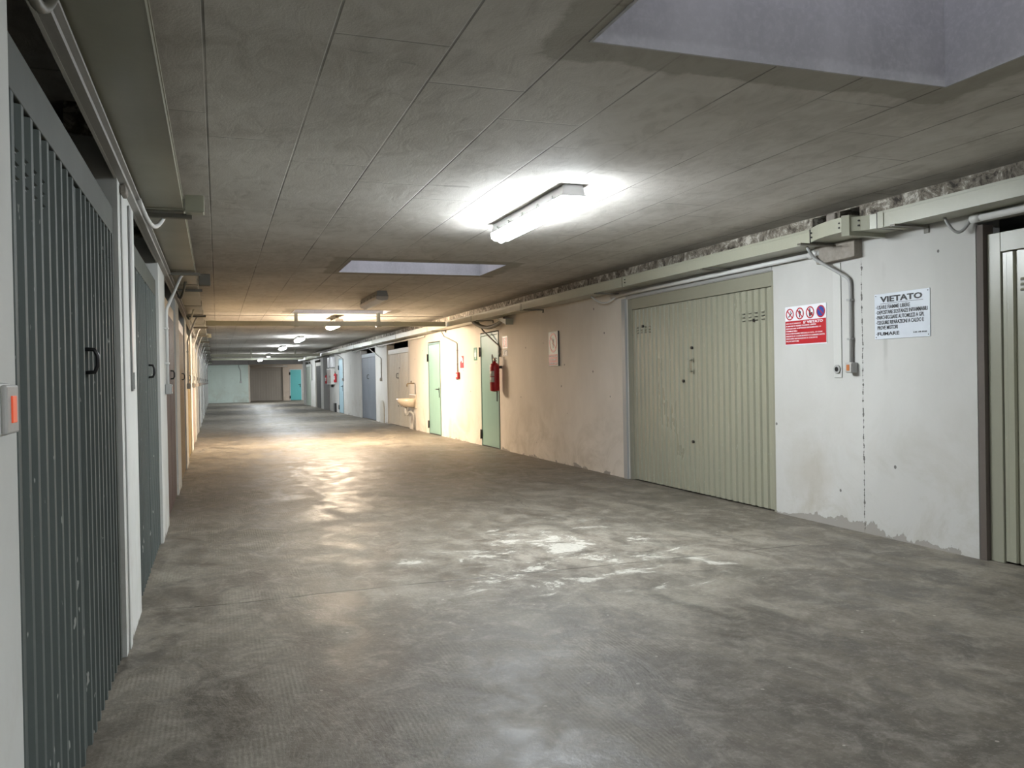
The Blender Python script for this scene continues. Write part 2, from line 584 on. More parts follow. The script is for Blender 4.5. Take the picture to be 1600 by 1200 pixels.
# ================================================================= THE SETTING
XA, XB = -2.2, 9.2          # outer walls
YA, YB = -6.5, 58.3
b = MB().box(XA - .3, XB + .3, YA - .3, YB + .3, -0.25, 0)
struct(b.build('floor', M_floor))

# light wells: x0,x1,y0,y1
WELLS = [(1.41, 3.24, 1.95, 3.0), (1.41, 3.24, 9.26, 10.3), (1.38, 3.2, 15.9, 16.8)]
b = MB()
ys = [YA - .3]
for w in WELLS:
    ys += [w[2], w[3]]
ys += [YB + .3]
for i in range(len(ys) - 1):
    if i % 2 == 0:
        b.box(XA - .3, XB + .3, ys[i], ys[i + 1], H, H + 0.25)
    else:
        w = WELLS[i // 2]
        b.box(XA - .3, w[0], ys[i], ys[i + 1], H, H + 0.25)
        b.box(w[1], XB + .3, ys[i], ys[i + 1], H, H + 0.25)
struct(b.build('ceiling', M_ceil))
for i, w in enumerate(WELLS):
    b = MB()
    t_ = 0.12
    zt = H + (1.7, 0.85, 0.9)[i]
    e = 0.004
    b.box(w[0] - t_, w[0], w[2] - t_, w[3] + t_, H + .25, zt)
    b.box(w[1], w[1] + t_, w[2] - t_, w[3] + t_, H + .25, zt)
    b.box(w[0], w[1], w[2] - t_, w[2], H + .25, zt)
    b.box(w[0], w[1], w[3], w[3] + t_, H + .25, zt)
    # plaster lining of the slab thickness
    b.box(w[0], w[0] + .012, w[2] + .012, w[3] - .012, H - e, H + .25)
    b.box(w[1] - .012, w[1], w[2] + .012, w[3] - .012, H - e, H + .25)
    b.box(w[0], w[1], w[2], w[2] + .012, H - e, H + .25)
    b.box(w[0], w[1], w[3] - .012, w[3], H - e, H + .25)
    struct(b.build('window_%d' % (i + 1), M_shaft), ['large open light well in the ceiling nearest the viewer, at upper right', 'light well in the ceiling beyond the nearest lit lamp', 'narrow-looking light well just before the first crosswise duct'][i])


def wall_run(mb, frame, k, s0, s1, opens, thick, side, ztop=H, lint=.06):
    """wall between s0 and s1 with openings (a, b, z0, z1); side +1 = wall body lies towards +X"""
    cuts = sorted(opens)
    def seg(a, c, z0, z1, thick=thick):
        if c - a < 1e-4 or z1 - z0 < 1e-4:
            return
        pa, pc = frame(a), frame(c)
        pts = [(pa.x, pa.y), (pc.x, pc.y), (pc.x + side * thick, pc.y), (pa.x + side * thick, pa.y)]
        mb.prism(pts, 'z', z0, z1)
    cur = s0
    for (a, c, z0, z1) in cuts:
        seg(cur, a, 0, ztop)
        seg(a, c, 0, z0)
        seg(a, c, z1, ztop, lint)
        cur = c
    seg(cur, s1, 0, ztop)


# openings -------------------------------------------------------
LDOORS = []
for k in range(17):
    a = 2.12 + 3.05 * k
    LDOORS.append((a, a + 2.22 if k == 0 else a + 2.13))
RG = [(1.45, 4.28, 2.29), (6.43, 9.28, 2.235), (21.25, 23.98, 2.30), (25.75, 28.36, 2.30), (38.95, 41.0, 2.25), (42.9, 45.2, 2.25)]
RD = [(14.12, 15.17, 2.14), (18.1, 19.17, 2.14), (32.25, 33.32, 2.14)]
b = MB()
wall_run(b, LW, KL, YA, YB, [(a, c, 0, 2.272) for a, c in LDOORS], 0.22, -1, H, .012)
struct(b.build('wall_left', M_wallL))
b = MB()
hole = [(5.34, 5.56, 2.52, 2.61), (5.72, 5.89, 2.52, 2.61)]
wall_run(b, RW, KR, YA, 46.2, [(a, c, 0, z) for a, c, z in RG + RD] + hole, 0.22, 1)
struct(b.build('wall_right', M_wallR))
struct(MB().box(XA - .2, XA, YA, YB, 0, H).build('wall_garages_left', M_dark))
struct(MB().box(XB, XB + .2, YA, YB, 0, H).build('wall_garages_right', M_wallR))
struct(MB().box(XA - .2, XB + .2, YA - .2, YA, 0, H).build('wall_back', M_wallL))
# end of the corridor: a nearer pale green stretch and a set-back stretch
struct(MB().box(-2.0, 1.8, 54.0, 54.25, 0, H).build('wall_end', M_wallE), 'pale green plaster wall closing the left of the corridor end')
b = MB()
b.box(1.8, 1.98, 57.0, 57.25, 0, H)
b.box(1.98, 4.08, 57.0, 57.25, 2.2, H)
b.box(4.08, 4.5, 57.0, 57.25, 0, H)
b.box(4.5, 5.32, 57.0, 57.25, 2.08, H)
b.box(1.8, 1.9, 54.25, 57.0, 0, H)
struct(b.build('wall_far', M_wallB))
struct(MB().box(5.32, XB, 57.0, 57.25, 0, H).build('wall_far_right', M_wallR))
struct(MB().box(1.81, 9.2, 53.7, 54.0, 2.34, H).build('trim_1', M_grey), 'grey concrete downstand beam across the corridor end')
struct(MB().box(XL - .12, 4.6, 17.35, 17.38, H - .008, H).build('trim_2', M_brk))
struct(MB().box(-0.53, 1.8, 53.75, 54.0, 2.34, H).build('trim_3', M_grey))
struct(MB().box(XA, XB, 58.1, 58.3, 0, H).build('wall_light_stop', M_dark))  # unseen, added so sky light cannot leak through the end door gaps
# return wall at the right end of the lane
struct(MB().box(4.4, XB, 46.2, 46.4, 0, H).build('wall_corner', M_wallR))
# bare stub of a beam under the duct by the crack
b = MB()
p = RW(5.53)
b.prism([(5.32, 2.21), (5.76, 2.20), (5.80, 2.30), (5.78, 2.345), (5.32, 2.345)], 'x', p.x - 0.075, p.x + 0.02)
struct(b.build('trim_4', M_rough), 'crumbling grey concrete stub on the wall under the duct bend')
b = MB().box(-.05, .05, -.03, .1, 2.50, 2.61, .012)
struct(b.build('trim_5', M_rough, None, RW(5.64), AR))

# ================================================================= GARAGE DOORS
def corr(mb, x0, x1, z0, z1, y, depth, pitch, groove, t=0.004):
    """ribbed steel sheet: outline in plan, extruded upwards, front face at y, grooves go back by depth"""
    n = max(1, int(round((x1 - x0) / pitch)))
    p = (x1 - x0) / n
    front = [(x0, y)]
    for i in range(n):
        c = x0 + (i + .5) * p
        g = groove / 2
        front += [(c - g, y), (c - g + abs(depth) * .4, y + depth), (c + g - abs(depth) * .4, y + depth), (c + g, y)]
    front += [(x1, y)]
    back = [(x, yy + t) for x, yy in reversed(front)]
    mb.prism(front + back, 'z', z0, z1)
    return n, p


def d_handle(parent, x, z, y, mat, h=0.10, out=0.05, lean=1):
    b = MB()
    pts = [(x, y, z + h / 2 + .012), (x, y - out * .8, z + h / 2 + .01), (x, y - out, z + h / 2 - .012), (x, y - out, z - h / 2 + .012), (x, y - out * .8, z - h / 2 - .01), (x, y, z - h / 2 - .012)]
    b.tube(pts, 0.008, 8)
    b.box(x - .014, x + .014, y - .004, y + .006, z + h / 2 - .008, z + h / 2 + .032)
    b.box(x - .014, x + .014, y - .004, y + .006, z - h / 2 - .032, z - h / 2 + .008)
    return b.build('handle', mat, parent)


def garage(frame, ang, s0, s1, ztop, label, mat, frame_mat, opt):
    """opt: vents, head (top z of the frame), pitch, groove, split, handle ..."""
    c = (s0 + s1) / 2
    root = thing('garage_door', label, 'garage door', frame(c), ang, opt.get('group'))
    w = s1 - s0 - 0.004
    a, z = -w / 2, opt.get('head', 2.13)
    lt = opt.get('leaf_top', z - .12)
    jl, jr = opt.get('jamb', (0.06, 0.06))
    y0 = opt.get('recess', 0.03)
    b = MB()
    b.box(a, a + jl, y0, y0 + .06, 0.001, z, .003)
    b.box(-a - jr, -a, y0, y0 + .06, 0.001, z, .003)
    b.box(a + jl, -a - jr, y0, y0 + .06, lt, z, .003)
    b.build('frame', frame_mat, root)
    g = 0.006
    xm = a + jl + (w - jl - jr) * opt.get('split', 0.5)
    spans = [(a + jl + g, xm - g / 2), (xm + g / 2, -a - jr - g)]
    for i, (u0, u1) in enumerate(spans):
        b = MB()
        b.box(u0, u0 + .03, y0 + .012, y0 + .04, 0.015, lt - g, .002)
        b.box(u1 - .03, u1, y0 + .012, y0 + .04, 0.015, lt - g, .002)
        n, p = corr(b, u0 + .03, u1 - .03, 0.015, lt - g, y0 + .012, opt.get('depth', .022), opt.get('pitch', .11), opt.get('groove', .055))
        leaf = b.build('door_leaf', mat, root)
        if opt.get('vents'):
            cols = range(n)
            pick = ([1, 2, 3, 4] if i == 0 else [n - 4, n - 3, n - 2, n - 1]) if n > 8 else range(1, n)
            for j in pick:
                xc = u0 + .03 + j * p
                v = MB()
                for q in range(3):
                    zc = 1.80 + q * .034
                    v.prism([(y0 + .013, zc), (y0 - .000, zc + .003), (y0 + .013, zc + .018)], 'x', xc - .020, xc + .020)
                    v.box(xc - .020, xc + .020, y0 + .0065, y0 + .0115, zc - .004, zc, mi=1)
                v.build('louvre_vent', [mat, M_black], leaf)
        if opt.get('holes') and i == opt['holes']:
            pass
    hs = opt.get('handle')
    if hs is not None:
        d_handle(root, xm + hs, 1.385, y0 + .012, opt.get('hmat', M_black), opt.get('hh', .10))
    for (u, zz) in opt.get('studs', []):
        b = MB().disc(u, zz, .016, y0 + .002, y0 + .02, 12)
        b.build('lock_knob', M_black, root)
    return root


# left side -----------------------------------------------------
P_gg = paint('grey_green_door', (0.105, 0.122, 0.115), 0.62, 0.35, 0, 0.25, 1.6, True, 0.7)
P_gf = paint('grey_green_frame', (0.085, 0.092, 0.080), 0.62, 0.25, 0, 0.25)
P_br = paint('brown_door', (0.12, 0.075, 0.06), 0.45, 0.3)
P_tan = paint('tan_door', (0.38, 0.27, 0.15), 0.45, 0.25)
P_yel = paint('cream_yellow_door', (0.62, 0.50, 0.29), 0.45, 0.2)
P_pnk = paint('dusty_pink_door', (0.38, 0.31, 0.28), 0.45, 0.25)
P_lgr = paint('light_grey_door', (0.42, 0.43, 0.46), 0.45, 0.25)
P_dgr = paint('slate_door', (0.16, 0.175, 0.20), 0.45, 0.25)
P_mgr = paint('mid_grey_door', (0.26, 0.27, 0.28), 0.45, 0.25)
P_grn = paint('grey_green_far_door', (0.26, 0.31, 0.28), 0.45, 0.25)
lspec = [
    (P_gg, P_gf, 'large dark grey-green ribbed garage door nearest the viewer on the left'),
    (P_gg, P_gf, 'second dark grey-green ribbed garage door on the left, between the two nearest white pillars'),
    (P_br, P_tan, 'dark brown garage door on the left, just past the conduit with a switch box'),
    (P_tan, P_tan, 'tan garage door on the left, right after the dark brown one'),
    (P_yel, P_yel, 'cream yellow garage door on the left, after the tan one'),
    (P_pnk, P_pnk, 'dusty pink garage door on the left, right after the cream yellow one'),
    (P_lgr, P_lgr, 'pale grey garage door on the left, sixth past the nearest pillar'),
    (P_dgr, P_lgr, 'slate grey garage door on the left, after the pale grey one'),
]
ORD = ['first', 'second', 'third', 'fourth', 'fifth', 'sixth', 'seventh', 'eighth', 'ninth', 'tenth', 'eleventh', 'twelfth', 'thirteenth', 'fourteenth', 'fifteenth', 'sixteenth', 'seventeenth']
far_lab = 'grey garage door far along the left wall'
far_m = [P_lgr, P_mgr, P_dgr, P_lgr, P_grn, P_mgr, P_lgr, P_dgr, P_mgr]
for k, (a, c) in enumerate(LDOORS):
    if k < len(lspec):
        m, fm, lb = lspec[k]
        o = dict(vents=(k < 2), handle=.14, hh=.062, head=2.13, leaf_top=2.0, recess=.02, jamb=(.03, .05), pitch=.108, groove=.040, depth=-.014)
    else:
        m = far_m[k - len(lspec)]
        fm, lb = m, far_lab + ', ' + ORD[k] + ' from the viewer'
        o = dict(handle=.14, hh=.07, group='far garage doors on the left', recess=.02, jamb=(.05, .05), pitch=.14, groove=.05, depth=-.014, head=2.13, leaf_top=2.0)
    garage(LW, AL, a, c, 2.25, lb, m, fm, o)

# right side ------------------------------------------------------
P_olv = paint('olive_cream_door', (0.295, 0.292, 0.222), 0.30, 0.22, 0, 0.6, 1.6, True, 0.25)
P_olf = paint('olive_cream_frame', (0.265, 0.26, 0.20), 0.36, 0.2, 0, 0.5)
P_bei = paint('beige_grey_door', (0.44, 0.42, 0.37), 0.45, 0.2)
P_blg = paint('blue_grey_door', (0.155, 0.18, 0.215), 0.42, 0.25)
P_dkg = paint('dark_garage_door', (0.085, 0.085, 0.08), 0.5, 0.3)
P_pgr = paint('pale_green_door', (0.40, 0.45, 0.38), 0.5, 0.25)
garage(RW, AR, RG[0][0], 4.224, 0, 'cream-olive ribbed garage door cut off by the right edge, beside the black-lettered notice', P_olv, P_olf,
       dict(vents=True, head=2.20, leaf_top=2.07, jamb=(.10, .08), recess=.035, pitch=.118, groove=.034, depth=.02, handle=-.1, hmat=P_olf))
garage(RW, AR, RG[1][0], RG[1][1], 0, 'wide cream-olive ribbed garage door with upper louvres, left of the red prohibition board', P_olv, P_olf,
       dict(vents=True, head=2.233, leaf_top=2.10, jamb=(.10, .045), recess=.012, pitch=.098, groove=.048, depth=.02, split=.53, handle=-.10, hmat=P_olf, hh=.10,
            studs=[(.0, 1.58), (-.18, 1.22), (.0, .56), (1.10, 1.80), (-1.07, 1.88)]))
garage(RW, AR, RG[2][0], RG[2][1], 0, 'beige-grey garage door on the right wall beside the wash basin', P_bei, P_bei,
       dict(head=2.13, leaf_top=2.0, handle=-.1, jamb=(.07, .04), studs=[(.1, 1.6), (-.1, .55), (.25, .55)]))
garage(RW, AR, RG[3][0], RG[3][1], 0, 'blue-grey garage door on the right wall past the arched board', P_blg, P_blg,
       dict(head=2.14, leaf_top=2.02, handle=-.1))
garage(RW, AR, RG[4][0], RG[4][1], 0, 'very dark garage door far down the right wall past the meter cabinets', P_dkg, P_bei, dict(head=2.14, leaf_top=1.98, jamb=(.1, .1)))
garage(RW, AR, RG[5][0], RG[5][1], 0, 'pale green garage door at the far end of the right wall', P_pgr, P_pgr, dict(head=2.14, leaf_top=2.0))
# rusty reveal beside the near right door, steel post beside the wide one
tag(MB().box(-.026, .026, .004, .10, 0, 2.27, .002).build('steel_post', M_rust, None, RW(4.252), AR), 'rusty brown upright strip beside the cut-off garage door at right', 'post')
tag(MB().box(-.045, .045, -.03, -.001, 0.0, 2.245, .003).build('steel_post', M_gpvc, None, RW(9.325), AR), 'dark grey steel post at the far edge of the wide olive garage door', 'post')
# end garage door
P_end = paint('dusty_beige_door', (0.36, 0.325, 0.28), 0.5, 0.2)
garage(lambda c: Vector((c, 57.0, 0)), 0.0, 1.99, 4.07, 0, 'dusty beige garage door in the far end wall, left of the teal door', P_end, P_end, dict(head=2.19, leaf_top=2.02, pitch=.16, depth=.006, recess=.10, jamb=(.05, .05)))


# ================================================================= STEEL DOORS
def fire_door(frame, ang, s0, s1, label, mat, fmat, z=2.12, closer=False):
    c = (s0 + s1) / 2
    root = thing('steel_door', label, 'door', frame(c), ang)
    w = s1 - s0 - .006
    a = -w / 2
    f = .045
    b = MB()
    b.box(a, a + f, -.012, .07, 0.001, z, .003)
    b.box(-a - f, -a, -.012, .07, 0.001, z, .003)
    b.box(a + f, -a - f, -.012, .07, z - f, z, .003)
    b.build('frame', fmat, root)
    b = MB().box(a + f + .004, -a - f - .004, -.006, .045, .02, z - f - .004, .004)
    leaf = b.build('door_leaf', mat, root)
    b = MB().box(a + f, -a - f, .0, .05, .001, .018)
    b.build('threshold', M_black, root)
    for zz in (1.78, .22):
        h = MB().box(a - .03, a + .05, -.028, -.0125, zz - .085, zz + .085, .004)
        h.tube([(a + .01, -.032, zz - .09), (a + .01, -.032, zz + .09)], .012, 10)
        h.build('hinge', M_black, root)
    x = -a - f - .075
    b = MB().box(x - .022, x + .022, -.014, -.0065, .86, 1.09, .004)
    b.build('handle_plate', M_black, leaf)
    b = MB().tube([(x, -.012, 1.05), (x, -.055, 1.05), (x - .02, -.062, 1.05), (x - .13, -.060, 1.05)], .011, 10)
    b.build('lever', M_black, leaf)
    return root


P_sage = paint('sage_green_enamel', (0.22, 0.37, 0.32), 0.35, 0.18, 0, 0.5)
P_sagf = paint('sage_green_trim', (0.13, 0.22, 0.19), 0.4, 0.2)
P_bl = paint('powder_blue_enamel', (0.30, 0.44, 0.50), 0.4, 0.2)
P_blf = paint('blue_trim', (0.13, 0.22, 0.26), 0.4, 0.2)
P_teal = paint('teal_enamel', (0.13, 0.50, 0.52), 0.4, 0.15)
fire_door(RW, AR, RD[0][0], RD[0][1], 'sage green steel door behind the hanging fire extinguisher', P_sage, P_sagf)
fire_door(RW, AR, RD[1][0], RD[1][1], 'sage green steel door between the wash basin and the red call point', P_sage, P_sagf)
fire_door(RW, AR, RD[2][0], RD[2][1], 'powder blue steel door far down the right wall', P_bl, P_blf)
fire_door(lambda c: Vector((c, 57.0, 0)), 0.0, 4.51, 5.31, 'bright teal door in the far end wall', P_teal, M_wht, 2.07)


# ================================================================= CEILING LAMPS
def lamp(y0, y1, colr, strength, label):
    L = y1 - y0
    drop = .075 if 16 < y0 < 18 else 0
    root = thing('ceiling_lamp', label, 'ceiling light', (LAMP_X, (y0 + y1) / 2, H - drop), 0.0)
    h = L / 2
    if drop:
        for q in (-.6, .6):
            MB().box(-.03, .03, q * h - .006, q * h + .006, .001, drop - .001).build('hanger', M_brk, root)
    w = .085
    b = MB()
    prof = [(-w, -.075), (-w + .012, -.004), (-w + .025, 0), (w - .025, 0), (w - .012, -.004), (w, -.075)]
    b.prism(prof, 'y', -h, h)
    b.box(-w - .008, w + .008, -h - .008, h + .008, -.082, -.070, .002)
    b.build('housing', M_house if colr else M_gpvc, root)
    b = MB()
    prof = [(-w - .006, -.0825), (w + .006, -.0825), (w + .002, -.122), (w * .75, -.140), (0, -.146), (-w * .75, -.140), (-w - .002, -.122)]
    b.prism(prof, 'y', -h - .004, h + .004)
    if colr:
        t = NT('glowing_diffuser')
        t.set((0.9, 0.9, 0.9), 0.4)
        t.put(t.b.inputs['Emission Color'], (*colr, 1))
        t.b.inputs['Emission Strength'].default_value = strength
        m = t.m
    else:
        m = M_lens
    b.build('diffuser', m, root)
    if y0 < 22 and y0 > 0:
        for sx in (-1, 1):
            for q in (-.78, -.42, .0, .42, .78):
                b = MB().box(sx * w - .006 + sx * .008, sx * w + .006 + sx * .008, q * h - .012, q * h + .012, -.088, -.05, .002)
                b.build('clip', M_gpvc, root)
        b = MB()
        b.tube([(-.03 + .06 * (i / 8), h + .004, -.142 - .018 * math.sin(PI * i / 8)) for i in range(9)], .0035, 8)
        b.build('pull_loop', M_wht, root)
    return root


for l in LAMPS:
    lamp(*l)
# lamp in the side bay at the far right, round the corner
root = thing('ceiling_lamp', 'ceiling light in the side bay beyond the end of the right wall', 'ceiling light', (6.9, 54.6, H))
MB().box(-.65, .65, -.09, .09, -.08, 0).build('housing', M_house, root)
t = NT('bay_diffuser')
t.set((.9, .9, .9), .4)
t.put(t.b.inputs['Emission Color'], (1, .98, .95, 1))
t.b.inputs['Emission Strength'].default_value = 40
MB().prism([(-.09, -.0805), (.09, -.0805), (.06, -.12), (-.06, -.12)], 'x', -.64, .64).build('diffuser', t.m, root)


# ================================================================= CABLE DUCTS
def strip(mb, frame, s0, s1, d0, d1, z0, z1, mi=0):
    a, c = frame(s0), frame(s1)
    sg = -1 if frame is RW else 1
    mb.prism([(a.x + sg * d0, a.y), (c.x + sg * d0, c.y), (c.x + sg * d1, c.y), (a.x + sg * d1, a.y)], 'z', z0, z1, mi)
    return mb


def bracket(frame, s, d, z, mat, parent):
    b = MB()
    strip(b, frame, s - .022, s + .022, .002, d, z - (.014 if frame is RW else .028), z)
    strip(b, frame, s - .022, s + .022, .002, .010, z - .05, z)
    return b.build('support_bracket', mat, parent)


def duct_run(frame, label, cuts, d0, d1, z0, z1, brk, coupl=True):
    M_duct = M_ductL if frame is LW else globals()['M_duct']
    root = thing('cable_duct', label, 'cable duct', (0, 0, 0))
    for a, c in zip(cuts[:-1], cuts[1:]):
        b = MB()
        strip(b, frame, a + .004, c - .004, d0, d1, z0, z1)
        strip(b, frame, a + .004, c - .004, d1, d1 + .004, z1 - .012, z1 + .006)
        strip(b, frame, a + .004, c - .004, d1, d1 + .003, z0 - .004, z0 + .008)
        b.build('duct_section', M_duct, root)
        if coupl:
            b = MB()
            strip(b, frame, c - .05, c + .006, d0 - .0, d1 + .007, z0 - .005, z1 + .004)
            b.build('coupler', M_duct, root)
            b = MB()
            strip(b, frame, c + .006, c + .012, d0 + .01, d1 + .009, z0 - .007, z1 + .002)
            b.build('joint_gap', M_black, root)
    for s in brk:
        bracket(frame, s, d1 + .05, z0 - .008, M_brk, root)
    return root


# right: straight run up to the bend, the bend round the stub, long run beyond
rr = duct_run(RW, 'long cream-green metal cable duct along the top of the right wall', [-4.2, -1.2, 1.8, 4.86], .03, .27, 2.345, 2.455, [-.3, 2.2, 4.68])
def plan(mb, pts, z0, z1):
    w = [RW(s) for s, d in pts]
    mb.prism([(p.x - d, p.y) for p, (s, d) in zip(w, pts)], 'z', z0, z1)
b = MB()
plan(b, [(4.87, .03), (4.87, .272), (4.93, .285), (4.99, .315), (5.05, .36), (5.05, .03)], 2.345, 2.452)
b.build('duct_bend', M_duct, rr)
b = MB()
plan(b, [(5.09, .03), (5.09, .39), (5.18, .387), (5.30, .375), (5.42, .345), (5.52, .305), (5.59, .272), (5.59, .03)], 2.35, 2.462)
b.build('duct_bend', M_duct, rr)
b = MB()
plan(b, [(5.045, .03), (5.045, .37), (5.095, .40), (5.095, .03)], 2.315, 2.47)
b.build('coupler', M_duct, rr)
for q in (5.0, 5.13, 5.55, 8.80):
    for zz in (2.385, 2.42):
        p_ = RW(q)
        dd = .326 if q < 5.09 else (.39 if q < 5.2 else (.297 if q < 6 else .277))
        b = MB()
        b.box(p_.x - dd - .004, p_.x - dd + .012, q - .006, q + .006, zz - .006, zz + .006)
        b.build('screw_head', M_black, rr)
cuts = [5.6, 8.87, 12.29, 14.9, 18.2, 21.5, 24.8, 28.1, 31.4, 34.7, 38.0, 41.3, 44.0, 46.15]
for a, c in zip(cuts[:-1], cuts[1:]):
    b = MB()
    strip(b, RW, a + .004, c - .004, .03, .27, 2.345, 2.455)
    strip(b, RW, a + .004, c - .004, .27, .274, 2.443, 2.461)
    b.build('duct_section', M_duct, rr)
    b = MB()
    strip(b, RW, c - .05, c + .006, .03, .277, 2.34, 2.459)
    b.build('coupler', M_duct, rr)
    b = MB()
    strip(b, RW, a - .012, a - .006, .04, .279, 2.338, 2.457)
    b.build('joint_gap', M_black, rr)
for s in [5.55, 7.1, 9.5, 12.0, 14.4, 17.6, 20.2, 23.0, 26.2, 29.5, 32.8, 36, 39.5, 43]:
    bracket(RW, s, .33 if s > 6 else .42, 2.334, M_brk, rr)
# left
lcuts = [-4.0, -1.0, 2.4, 5.62, 8.65, 9.9, 12.6, 14.2, 16.5, 19.5, 22.6, 25.7, 29, 32, 35, 38, 41, 44, 47, 50, 53.6]
ll = duct_run(LW, 'long cream-green metal cable duct along the top of the left wall', lcuts, .015, .25, 2.385, 2.455, [5.72, 8.75, 10.3, 14.3, 17.3, 20.4, 23.5, 26.5, 29.6, 32.6, 36, 39, 42, 45, 48])
# pale steel channel under the left duct
b = MB()
a0, a1 = -4.0, 53.6
strip(b, LW, a0, a1, .0, .012, 2.275, 2.365)
strip(b, LW, a0, a1, .012, .034, 2.275, 2.288)
strip(b, LW, a0, a1, .012, .034, 2.352, 2.365)
tag(b.build('steel_channel', M_chan), 'long white steel channel on the left wall directly under the duct', 'channel')


def cross_duct(y, z0, z1, x0, x1, hang, coup, label, t=.10):
    root = thing('cable_duct', label, 'cable duct', ((x0 + x1) / 2, y, z0))
    c = (x0 + x1) / 2
    MB().box(x0 - c, x1 - c, -t / 2, t / 2, 0, z1 - z0, .004).build('duct_section', M_duct, root)
    for x in hang:
        b = MB()
        b.box(x - c - .03, x - c + .03, -t / 2 - .005, -t / 2, -.012, H - z0)
        b.box(x - c - .03, x - c + .03, t / 2, t / 2 + .005, -.012, H - z0)
        b.box(x - c - .05, x - c + .05, -t / 2 - .005, t / 2 + .005, -.014, -.001)
        b.build('hanger', M_duct, root)
    for x in coup:
        MB().box(x - c - .07, x - c + .07, -t / 2 - .004, t / 2 + .004, -.006, z1 - z0 + .004, .004).build('coupler', M_duct, root)
    return root


cross_duct(16.55, 2.355, 2.445, -.19, 4.42, [1.45, 3.05], [-.08, 3.42], 'crosswise cream duct hung under the ceiling nearest the viewer')
cross_duct(36.6, 2.34, 2.45, -.24, 4.18, [1.35, 3.15], [.4], 'second crosswise duct farther down, hung in front of the far lamps', .16)
cross_duct(43.0, 2.36, 2.45, -.26, 4.1, [1.6], [], 'third crosswise duct near the corridor end')

# junction boxes on the left duct
def jbox(loc, sx, sy, sz, label, mat=M_duct, rz=0):
    root = thing('junction_box', label, 'junction box', loc, rz)
    MB().box(-sx / 2, sx / 2, -sy / 2, sy / 2, 0, sz, .006).build('body', mat, root)
    MB().box(-sx / 2 - .002, sx / 2 + .002, -sy / 2 - .014, -sy / 2 - .0005, .004, sz - .004, .004).build('lid', mat, root)
    return root


jbox(LW(5.65, 2.37, .32), .11, .10, .11, 'pale square junction box on the outer edge of the left duct, nearest the viewer')
jbox(LW(9.95, 2.38, .33), .12, .10, .13, 'dark brown junction box on the left duct above the brown garage door', M_brk)
jbox(LW(21.6, 2.38, .30), .10, .10, .10, 'small pale junction box on the left duct past the crosswise duct')
jbox((LAMP_X - 1.55, 2.65, H - .04), .10, .10, .038, 'small brown ceiling box at the top edge of the picture', M_brk)


# ================================================================= CONDUITS, SWITCHES
def smooth_path(pts, r=.05, n=5):
    pts = [Vector(p) for p in pts]
    out = [pts[0]]
    for i in range(1, len(pts) - 1):
        p0, p1, p2 = pts[i - 1], pts[i], pts[i + 1]
        a = p1 + (p0 - p1).normalized() * min(r, (p0 - p1).length * .45)
        c = p1 + (p2 - p1).normalized() * min(r, (p2 - p1).length * .45)
        for k in range(n + 1):
            q = k / n
            out.append(a * (1 - q) ** 2 + p1 * 2 * q * (1 - q) + c * q * q)
    out.append(pts[-1])
    return out


def conduit(frame, pts, r, label, mat=M_gpvc, name='conduit', clips=True, cat='conduit', group=None):
    """pts: (s, z, d) on a wall"""
    base = frame(pts[0][0], pts[0][1], pts[0][2])
    root = thing(name, label, cat, base, 0, group)
    w = [frame(*p) - base for p in pts]
    MB().tube(smooth_path(w), r, 10).build('pipe', mat, root)
    if clips:
        s, z0, d = pts[-1]
        zt = pts[-2][1]
        for q in (.25, .72):
            z = zt + (z0 - zt) * q
            p = frame(s, z, d) - base
            MB().box(p.x - d - .004, p.x + r + .004, p.y - r - .006, p.y + r + .006, p.z - .008, p.z + .008, .002).build('clip', mat, root)
    return root


def switch(frame, ang, s, z, label, wide=.075, tall=.085, deep=.06, rk=M_amber, mat=M_gpvc, group=None):
    root = thing('switch_box', label, 'light switch', frame(s, z), ang, group)
    MB().box(-wide / 2, wide / 2, -deep, -.001, -tall / 2, tall / 2, .008).build('body', mat, root)
    MB().box(-wide / 2 + .003, wide / 2 - .003, -deep - .010, -deep + .001, -tall / 2 + .004, tall / 2 - .004, .004).build('cover', M_chan, root)
    MB().box(-.016, .016, -deep - .013, -deep - .009, -.024, .024, .001).build('rocker', rk, root)
    return root


# right wall
conduit(RW, [(5.76, 2.345, .17), (5.76, 2.25, .10), (5.43, 2.04, .022), (5.43, 1.37, .022)], .014, 'grey bent conduit running down to the switch box between the two notice boards')
switch(RW, AR, 5.415, 1.325, 'grey switch box with amber rocker at the foot of the conduit between the notice boards')
conduit(RW, [(17.58, 2.34, .12), (17.58, 2.2, .05), (16.7, 2.02, .018), (16.7, 1.42, .018)], .013, 'thin grey conduit bending down to the red call point')
conduit(RW, [(14.7, 2.33, .2), (14.7, 2.16, .1), (14.03, 1.84, .018), (14.03, 1.66, .018)], .014, 'dark conduit bending down above the fire extinguisher', M_brk)
conduit(RW, [(26.3, 2.33, .15), (26.1, 2.2, .05), (24.75, 1.92, .018), (24.75, 1.34, .018)], .016, 'grey conduit between the blue-grey and the beige garage doors')
switch(RW, AR, 24.75, 1.29, 'pale switch box between the blue-grey and the beige garage doors', .10, .10)
conduit(RW, [(33.4, 2.33, .15), (33.2, 2.25, .03), (32.12, 2.10, .02), (32.12, 1.36, .02)], .018, 'grey conduit beside the powder blue door')
switch(RW, AR, 32.12, 1.31, 'pale switch box beside the powder blue door', .10, .10)
conduit(RW, [(43.6, 2.33, .15), (43.4, 2.2, .03), (42.2, 2.05, .02), (42.2, 1.3, .02)], .018, 'conduit between the dark and the pale green far garage doors')
